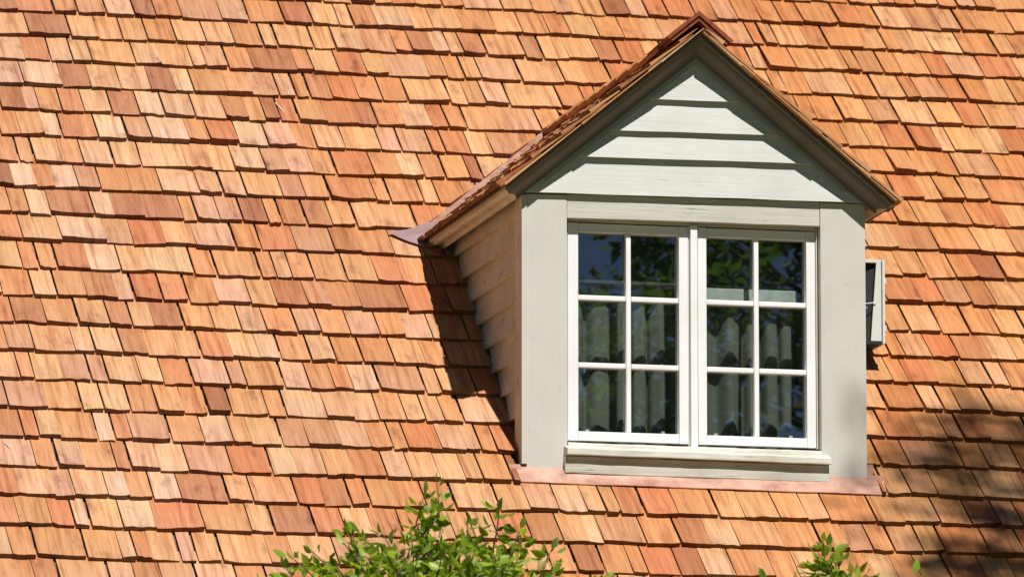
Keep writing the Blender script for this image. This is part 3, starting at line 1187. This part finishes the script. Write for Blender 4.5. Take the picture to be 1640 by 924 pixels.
curtain(0.205, 0.612, 3, 'pleated grey curtain behind the left casement')
curtain(0.660, 1.065, 8, 'pleated grey curtain behind the right casement')
for xa, xb, zb, hem, lab in ((0.222, 0.605, 5.052, 0.010, 'rolled up pale blind with a thin hem behind the left casement'),
                             (0.668, 1.026, 4.996, 0.052, 'pale roller blind with a painted sunlit band at its hem behind the right casement')):
    bl = empty('roller_blind', ((xa + xb) / 2, 0.135, zb), label=lab, cat='blind', group='blinds behind the casements')
    mesh_obj('blind_cloth_shaded', [(xa, 0.1385, zb + hem), (xb, 0.1385, zb + hem), (xb, 0.1385, 5.225), (xa, 0.1385, 5.225),
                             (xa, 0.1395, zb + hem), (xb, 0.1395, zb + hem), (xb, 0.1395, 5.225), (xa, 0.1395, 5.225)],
             [(0, 1, 2, 3), (7, 6, 5, 4), (0, 4, 5, 1), (1, 5, 6, 2), (2, 6, 7, 3), (3, 7, 4, 0)], M_CLOTH_SHADE, bl)
    box('hem_sun_band', xa - 0.002, xb + 0.002, 0.130, 0.142, zb, zb + hem, M_BLIND, bl, 0.003)  # on the right, hem widened to paint the sunlit band of the blind
    rb = bmesh.new()
    tube(rb, [(xa, 0.139, 5.237), (xb, 0.139, 5.237)], [0.013, 0.013], 12)
    bm_obj('roller', rb, M_BLIND, bl)

# ------------------------------------------------------------------ box on the far cheek
bx = empty('wall_box', (1.33, 0.46, 4.93), label='pale metal box with a dark open front fixed beside the dormer', cat='box')
X0, X1, Y0, Z0, Z1 = 1.219, 1.437, 0.47, 4.928, 5.224
box('back_plate', X0, X1, Y0 + 0.13, Y0 + 0.14, Z0, Z1, M_DARK, bx, 0.001)
box('side_panel', X1 - 0.010, X1, Y0 - 0.004, Y0 + 0.129, Z0 + .001, Z1 - .001, M_BOX, bx, 0.002)
box('top_panel', X0, X1 - 0.011, Y0 + 0.002, Y0 + 0.129, Z1 - 0.012, Z1, M_BOX, bx, 0.001)
box('bottom_panel', X0, X1 - 0.011, Y0 + 0.002, Y0 + 0.129, Z0, Z0 + 0.010, M_DARK, bx, 0.001)
hexa('front_panel', [(1.386, Y0, Z0 + .011), (X1 - .0125, Y0, Z0 + .011), (X1 - .0125, Y0 + .012, Z0 + .011), (1.386, Y0 + .012, Z0 + .011),
                     (1.407, Y0, Z1 - .013), (X1 - .0125, Y0, Z1 - .013), (X1 - .0125, Y0 + .012, Z1 - .013), (1.407, Y0 + .012, Z1 - .013)],
     M_BOX, bx, 0.001)
hexa('inner_panel', [(X0, Y0 + .05, Z0 + .012), (1.385, Y0 + .014, Z0 + .012), (1.385, Y0 + .018, Z0 + .012), (X0, Y0 + .054, Z0 + .012),
                     (X0, Y0 + .05, Z1 - .014), (1.405, Y0 + .014, Z1 - .014), (1.405, Y0 + .018, Z1 - .014), (X0, Y0 + .054, Z1 - .014)],
     M_DARK, bx, 0.0)
wb = bmesh.new()
tube(wb, [(1.30, Y0 - .01, 5.062), (1.37, Y0 - .012, 5.067), (1.404, Y0 - .004, 5.073)], [0.0016] * 3, 6)
bm_obj('wire', wb, M_WIRE, bx)
wb = bmesh.new()
tube(wb, [(1.30, Y0 - .006, 5.048), (1.34, Y0 - .008, 5.050), (1.372, Y0 - .006, 5.053)], [0.0015] * 3, 6)
bm_obj('wire', wb, M_WIRE, bx)
for zz in (5.15, 4.985):
    box('hinge', X1 + .0005, X1 + 0.007, Y0 + .004, Y0 + .02, zz - .010, zz + .010, M_BOX, bx, 0.001)


# ------------------------------------------------------------------ splinters left on the roof
def splinter(p, d, ln, label):
    bm = bmesh.new()
    p, d = Vector(p), Vector(d).normalized()
    tube(bm, [p, p + d * ln * 0.5 + EH * 0.002, p + d * ln], [0.0016, 0.0022, 0.0008], 5)
    bm_obj('wood_splinter', bm, M_CUT, None, label=label, cat='splinter', group='loose splinters on the shingles')


splinter(roofp(-0.438, 2.385, 0.016), EX * 0.30 - ES * 0.95, 0.075, 'thin pale splinter stuck between shingles high up left of the dormer')
splinter(roofp(-1.70, 0.076, 0.017), EX * 0.42 - ES * 0.9, 0.045, 'short pale splinter on a shingle at the left edge')


# ------------------------------------------------------------------ trees
def leaf_mesh(name, mat):
    """ovate leaf folded along the midrib, unit length along +X"""
    prof = [(0.0, 0.0), (0.14, 0.15), (0.36, 0.27), (0.62, 0.22), (0.84, 0.10), (1.0, 0.0)]
    V, F = [], []
    mid = []
    for x, w_ in prof:
        mid.append(len(V))
        V.append((x, 0, -0.16 * x * x))
    L, Rr = [None] * 6, [None] * 6
    for i, (x, w_) in enumerate(prof[1:5], 1):
        L[i] = len(V)
        V.append((x, w_, 0.09 * w_ / 0.27 - 0.16 * x * x))
        Rr[i] = len(V)
        V.append((x, -w_, 0.09 * w_ / 0.27 - 0.16 * x * x))
    F.append((mid[0], mid[1], L[1]))
    F.append((mid[0], Rr[1], mid[1]))
    for i in range(1, 4):
        F.append((mid[i], mid[i + 1], L[i + 1], L[i]))
        F.append((mid[i], Rr[i], Rr[i + 1], mid[i + 1]))
    F.append((mid[4], mid[5], L[4]))
    F.append((mid[4], Rr[4], mid[5]))
    me = bpy.data.meshes.new(name)
    me.from_pydata(V, [], F)
    me.polygons.foreach_set('use_smooth', [True] * len(F))
    me.materials.append(mat)
    return me, V, F


LEAF, LV, LF = leaf_mesh('leaf', M_LEAF)


def frame_from(d, roll):
    d = d.normalized()
    s = d.cross(Vector((0, 0, 1)))
    if s.length < 1e-3:
        s = Vector((1, 0, 0))
    s.normalize()
    u = s.cross(d)
    c, n_ = math.cos(roll), math.sin(roll)
    y = s * c + u * n_
    z = d.cross(y)
    return Matrix((d, y, z)).transposed()


def wiggle(a, b, n, amp, rr):
    pts = []
    for i in range(n + 1):
        t = i / n
        p = a.lerp(b, t)
        if 0 < i < n:
            p = p + Vector((rr.gauss(0, amp), rr.gauss(0, amp), rr.gauss(0, amp * 0.5)))
        pts.append(p)
    return pts


def leafy_tree(name, base, fork_z, tips, nlow, seed, label, singles, lsize=0.042):
    """a small garden tree; tips: ends of the topmost twigs (world)"""
    rr = random.Random(seed)
    t = empty(name, base, label=label, cat='tree', group='young trees in front of the eave')
    base = Vector(base)
    tb = bmesh.new()
    fork = Vector((base.x + 0.05, base.y, fork_z))
    tube(tb, wiggle(base - Vector((0, 0, 0.05)), fork, 7, 0.02, rr), [0.075 - 0.006 * i for i in range(8)], 9)
    bm_obj('trunk', tb, M_BARK, t, smooth=True)
    leaves = []
    bb = bmesh.new()
    limbs = []
    cx = sum(p.x for p in tips) / len(tips)
    cz = min(p.z for p in tips)
    nl_ = max(3, len(tips) // 4)
    for i in range(nl_):
        grp = tips[i::nl_]
        g = sum(grp, Vector()) / len(grp)
        end = Vector((g.x * 0.7 + cx * 0.3, g.y, cz - rr.uniform(0.25, 0.4)))
        limb = wiggle(fork - Vector((0, 0, 0.05 * i)), end, 5, 0.02, rr)
        tube(bb, limb, [0.03 - 0.003 * k for k in range(6)], 7)
        limbs.append(end)
    twigs = []
    for p in tips:
        st = min(limbs, key=lambda q: (q - p).length)
        twigs.append((st, p, 1.0))
    for k in range(nlow):                                        # fuller, lower growth
        p = rr.choice(tips)
        st = rr.choice(limbs)
        q = Vector((st.x + (p.x - st.x) * rr.uniform(0.5, 1.25) + rr.gauss(0, 0.08), base.y + rr.gauss(0, 0.22),
                    min(p.z - rr.uniform(0.06, 0.16), cz + rr.uniform(-0.28, 0.12))))
        twigs.append((st, q, 0.9))
    for st, p, dens in twigs:
        n = 7
        pts = wiggle(st, p, n, 0.018, rr)
        tube(bb, pts, [0.0085 - 0.00095 * i for i in range(n + 1)], 5)
        ln = (p - st).length
        cnt = int(ln / 0.0085 * dens)
        for c in range(cnt):
            u = 0.30 + 0.70 * (c + rr.random()) / cnt
            f = u * n
            i = min(int(f), n - 1)
            pos = pts[i].lerp(pts[i + 1], f - i)
            td = (pts[i + 1] - pts[i]).normalized()
            side = Vector((rr.gauss(0, 1), rr.gauss(0, 1), rr.gauss(0.1, 0.7))).normalized()
            spur = side * rr.uniform(0.0, 0.035)
            d = (td * rr.uniform(0.0, 0.8) + side * 0.9 + Vector((0, 0, -0.3))).normalized()
            leaves.append((pos + spur, d, rr.uniform(-1.5, 1.5), lsize * rr.choice((0.45, 0.6, 0.75, 0.9, 1.0, 1.1, 1.25))))
        leaves.append((p, (p - pts[-2]).normalized(), rr.uniform(-1, 1), lsize))
    bm_obj('branches', bb, M_TWIG, t, kind='stuff', smooth=True)
    # the leaves nearest the camera and highest become parts of the crown, the rest are one mass
    order = sorted(range(len(leaves)), key=lambda i: -(leaves[i][0].z - leaves[i][0].y * 0.25 + leaves[i][3] * 2))
    single = set(order[:singles])
    V, F = [], []
    for i, (pos, d, roll, sz) in enumerate(leaves):
        if i in single:
            continue
        m3 = frame_from(d, roll)
        k = len(V)
        V += [pos + m3 @ (Vector(v) * sz) for v in LV]
        F += [tuple(q + k for q in f) for f in LF]
    if not V:
        pos, d, roll, sz = leaves[order[-1]]
        V = [pos + frame_from(d, roll) @ (Vector(v) * sz) for v in LV]
        F = LF
    crown = mesh_obj('crown', V, F, M_LEAF, t, smooth=True, center=False, kind='stuff')
    off = local(crown)
    for i in single:
        pos, d, roll, sz = leaves[i]
        o = bpy.data.objects.new('leaf', LEAF)
        o.matrix_local = Matrix.Translation(pos - off) @ (frame_from(d, roll) * sz).to_4x4()
        link(o, parent=crown)
    return t


def tp(px, py, y=-2.0, dy=0.0):
    """treetop twig ends measured against the roof behind, 2 m in front of the dormer face"""
    return Vector((-0.735 + (px - 690) * 0.001927, y + dy, 4.068 - (py - 765) * 0.00197 - (px - 690) * 0.00004))


rt = random.Random(5)
TIPS = [(686, 768), (664, 792), (700, 800), (772, 812), (748, 822), (806, 838), (592, 838), (566, 842), (628, 832), (545, 862),
        (506, 872), (470, 890), (452, 906), (832, 862), (866, 866), (884, 896), (846, 890), (708, 828), (655, 850), (600, 862),
        (738, 850), (790, 868), (520, 900), (580, 880), (690, 860), (770, 880), (630, 880)]
leafy_tree('garden_tree', (-0.80, -2.05, 0.0), 2.6, [tp(a, b, dy=rt.gauss(0, 0.10)) for a, b in TIPS], 190, 21,
           'bushy green treetop in front of the shingles, left of the window', 300)
TIPS2 = [(1326, 846), (1304, 856), (1350, 866), (1318, 880), (1362, 890), (1336, 872), (1296, 900), (1376, 912), (1490, 905), (1340, 905)]
leafy_tree('garden_tree', (0.55, -2.05, 0.0), 2.9, [tp(a + 10, b - 20, dy=rt.gauss(0, 0.05)) for a, b in TIPS2], 30, 33,
           'small leafy shoot at the bottom edge below the window, right of the copper apron', 150)


# ------------------------------------------------------------------ the tall tree in front: mirrored in the panes, its shade falls at lower right
def tall_tree():
    rr = random.Random(77)
    b = Vector((5.0, -6.2, 0))
    t = empty('shade_tree', b, label='tall leafy tree mirrored in the panes and shading the lower right shingles', cat='tree')
    tb = bmesh.new()
    tube(tb, wiggle(b - Vector((0, 0, 0.1)), Vector((5.0, -6.1, 13.2)), 9, 0.06, rr), [0.28 - 0.022 * i for i in range(10)], 12)
    bm_obj('trunk', tb, M_BARK, t, smooth=True)
    bb = bmesh.new()
    V, F = [], []
    clumps = []
    for k in range(46):
        z = rr.uniform(4.6, 13.2)
        a = rr.uniform(0, 6.283)
        reach = rr.uniform(0.8, 2.3) * (1.0 if z < 10.5 else max(0.35, 1 - (z - 10.5) / 5.5))
        e = Vector((5.2 + math.cos(a) * reach, -6.2 + math.sin(a) * reach * 0.9, z + 0.5))
        clumps.append(e)
    # limbs that reach towards the house: low ones, then high ones
    low = len(clumps)
    for e in ((2.45, -6.3, 5.35), (2.10, -6.0, 5.30), (2.2, -5.8, 5.95), (2.5, -6.6, 6.2), (2.0, -6.4, 5.7), (2.75, -5.6, 5.8), (2.8, -5.9, 6.3),
              (2.35, -7.0, 5.8), (1.80, -6.0, 5.45), (2.9, -7.0, 5.4), (2.55, -6.2, 5.7), (2.3, -6.6, 6.45), (2.75, -6.4, 6.7), (1.85, -6.5, 5.2),
              (2.2, -6.2, 5.1), (2.6, -6.7, 5.1), (3.1, -6.1, 5.9), (2.05, -6.9, 6.05)):
        clumps.append(Vector(e))
    high = len(clumps)
    for e in ((2.67, -6.6, 15.53), (2.44, -6.04, 14.39), (2.61, -6.28, 14.67), (2.35, -6.52, 15.09), (2.44, -5.96, 13.95), (2.12, -6.2, 14.14),
              (2.33, -6.44, 14.5), (2.43, -5.88, 13.5), (2.12, -6.12, 13.67), (2.31, -6.36, 13.99), (2.46, -6.6, 14.2), (2.09, -6.04, 13.1),
              (2.26, -6.28, 13.38), (2.4, -6.52, 13.66), (1.96, -5.96, 12.62), (2.11, -6.2, 12.87), (2.28, -6.44, 13.19)):
        clumps.append(Vector(e))
    for ci, e in enumerate(clumps):
        near = low <= ci < high
        h = max(3.2, e.z - rr.uniform(0.6, 1.8))
        st = Vector((5.05, -6.15, min(h, 12.6)))
        pts = wiggle(st, e, 5, 0.06, rr)
        tube(bb, pts, [0.06, 0.048, 0.036, 0.026, 0.016, 0.006], 6)
        sp = 0.21 if near else (0.30 if ci < low else 0.11)
        for q in range(6 if near else 5):
            e2 = e + Vector((rr.gauss(0, sp), rr.gauss(0, sp), rr.gauss(-0.05, sp * 0.8)))
            p2 = wiggle(pts[4], e2, 3, 0.03, rr)
            tube(bb, p2, [0.012, 0.008, 0.005, 0.003], 4)
            for _ in range(80 if near else (46 if ci < low else 6)):
                u = rr.random()
                pos = e.lerp(e2, 1.15 * u) + Vector((rr.gauss(0, 0.09), rr.gauss(0, 0.09), rr.gauss(0, 0.07)))
                d = Vector((rr.gauss(0, 1), rr.gauss(0, 1), rr.gauss(-0.3, 0.6)))
                m3 = frame_from(d, rr.uniform(-1, 1))
                sz = rr.uniform(0.045, 0.08) if near else rr.uniform(0.07, 0.12)
                k = len(V)
                V += [pos + m3 @ (Vector(v) * sz) for v in LV]
                F += [tuple(i + k for i in f) for f in LF]
    bm_obj('limbs', bb, M_BARK, t, kind='stuff', smooth=True)
    mesh_obj('crown', V, F, M_LEAF2, t, smooth=True, center=False, kind='stuff')


tall_tree()


# ------------------------------------------------------------------ unseen foliage added in front of the house to block the low sky
def added_woods():
    rr = random.Random(4)
    V, F = [], []
    for k in range(420):
        az = rr.uniform(-1.35, 1.35)                       # angle from the -Y axis, + to the right
        if 0.14 < az < 0.34:                               # an opening where the sky shows
            continue
        rad = rr.uniform(30, 42)
        z = rr.uniform(0.5, 20) * (0.8 + 0.25 * math.sin(az * 9) + 0.1 * math.sin(az * 23))
        c = Vector((math.sin(az) * rad, -math.cos(az) * rad, z))
        for _ in range(60):
            p = c + Vector((rr.gauss(0, 1.3), rr.gauss(0, 1.3), rr.gauss(0, 1.1)))
            if p.z < 0.1:
                continue
            d = Vector((rr.gauss(0, 1), rr.gauss(0, 1), rr.gauss(-0.2, 0.6)))
            m3 = frame_from(d, rr.uniform(-1, 1))
            sz = rr.uniform(0.4, 0.8)
            q = len(V)
            V += [p + m3 @ (Vector(v) * sz) for v in LV]
            F += [tuple(i + q for i in f) for f in LF]
    mesh_obj('added_woods', V, F, M_LEAF2, None, smooth=True, kind='stuff', label='unseen woods facing the house')


added_woods()
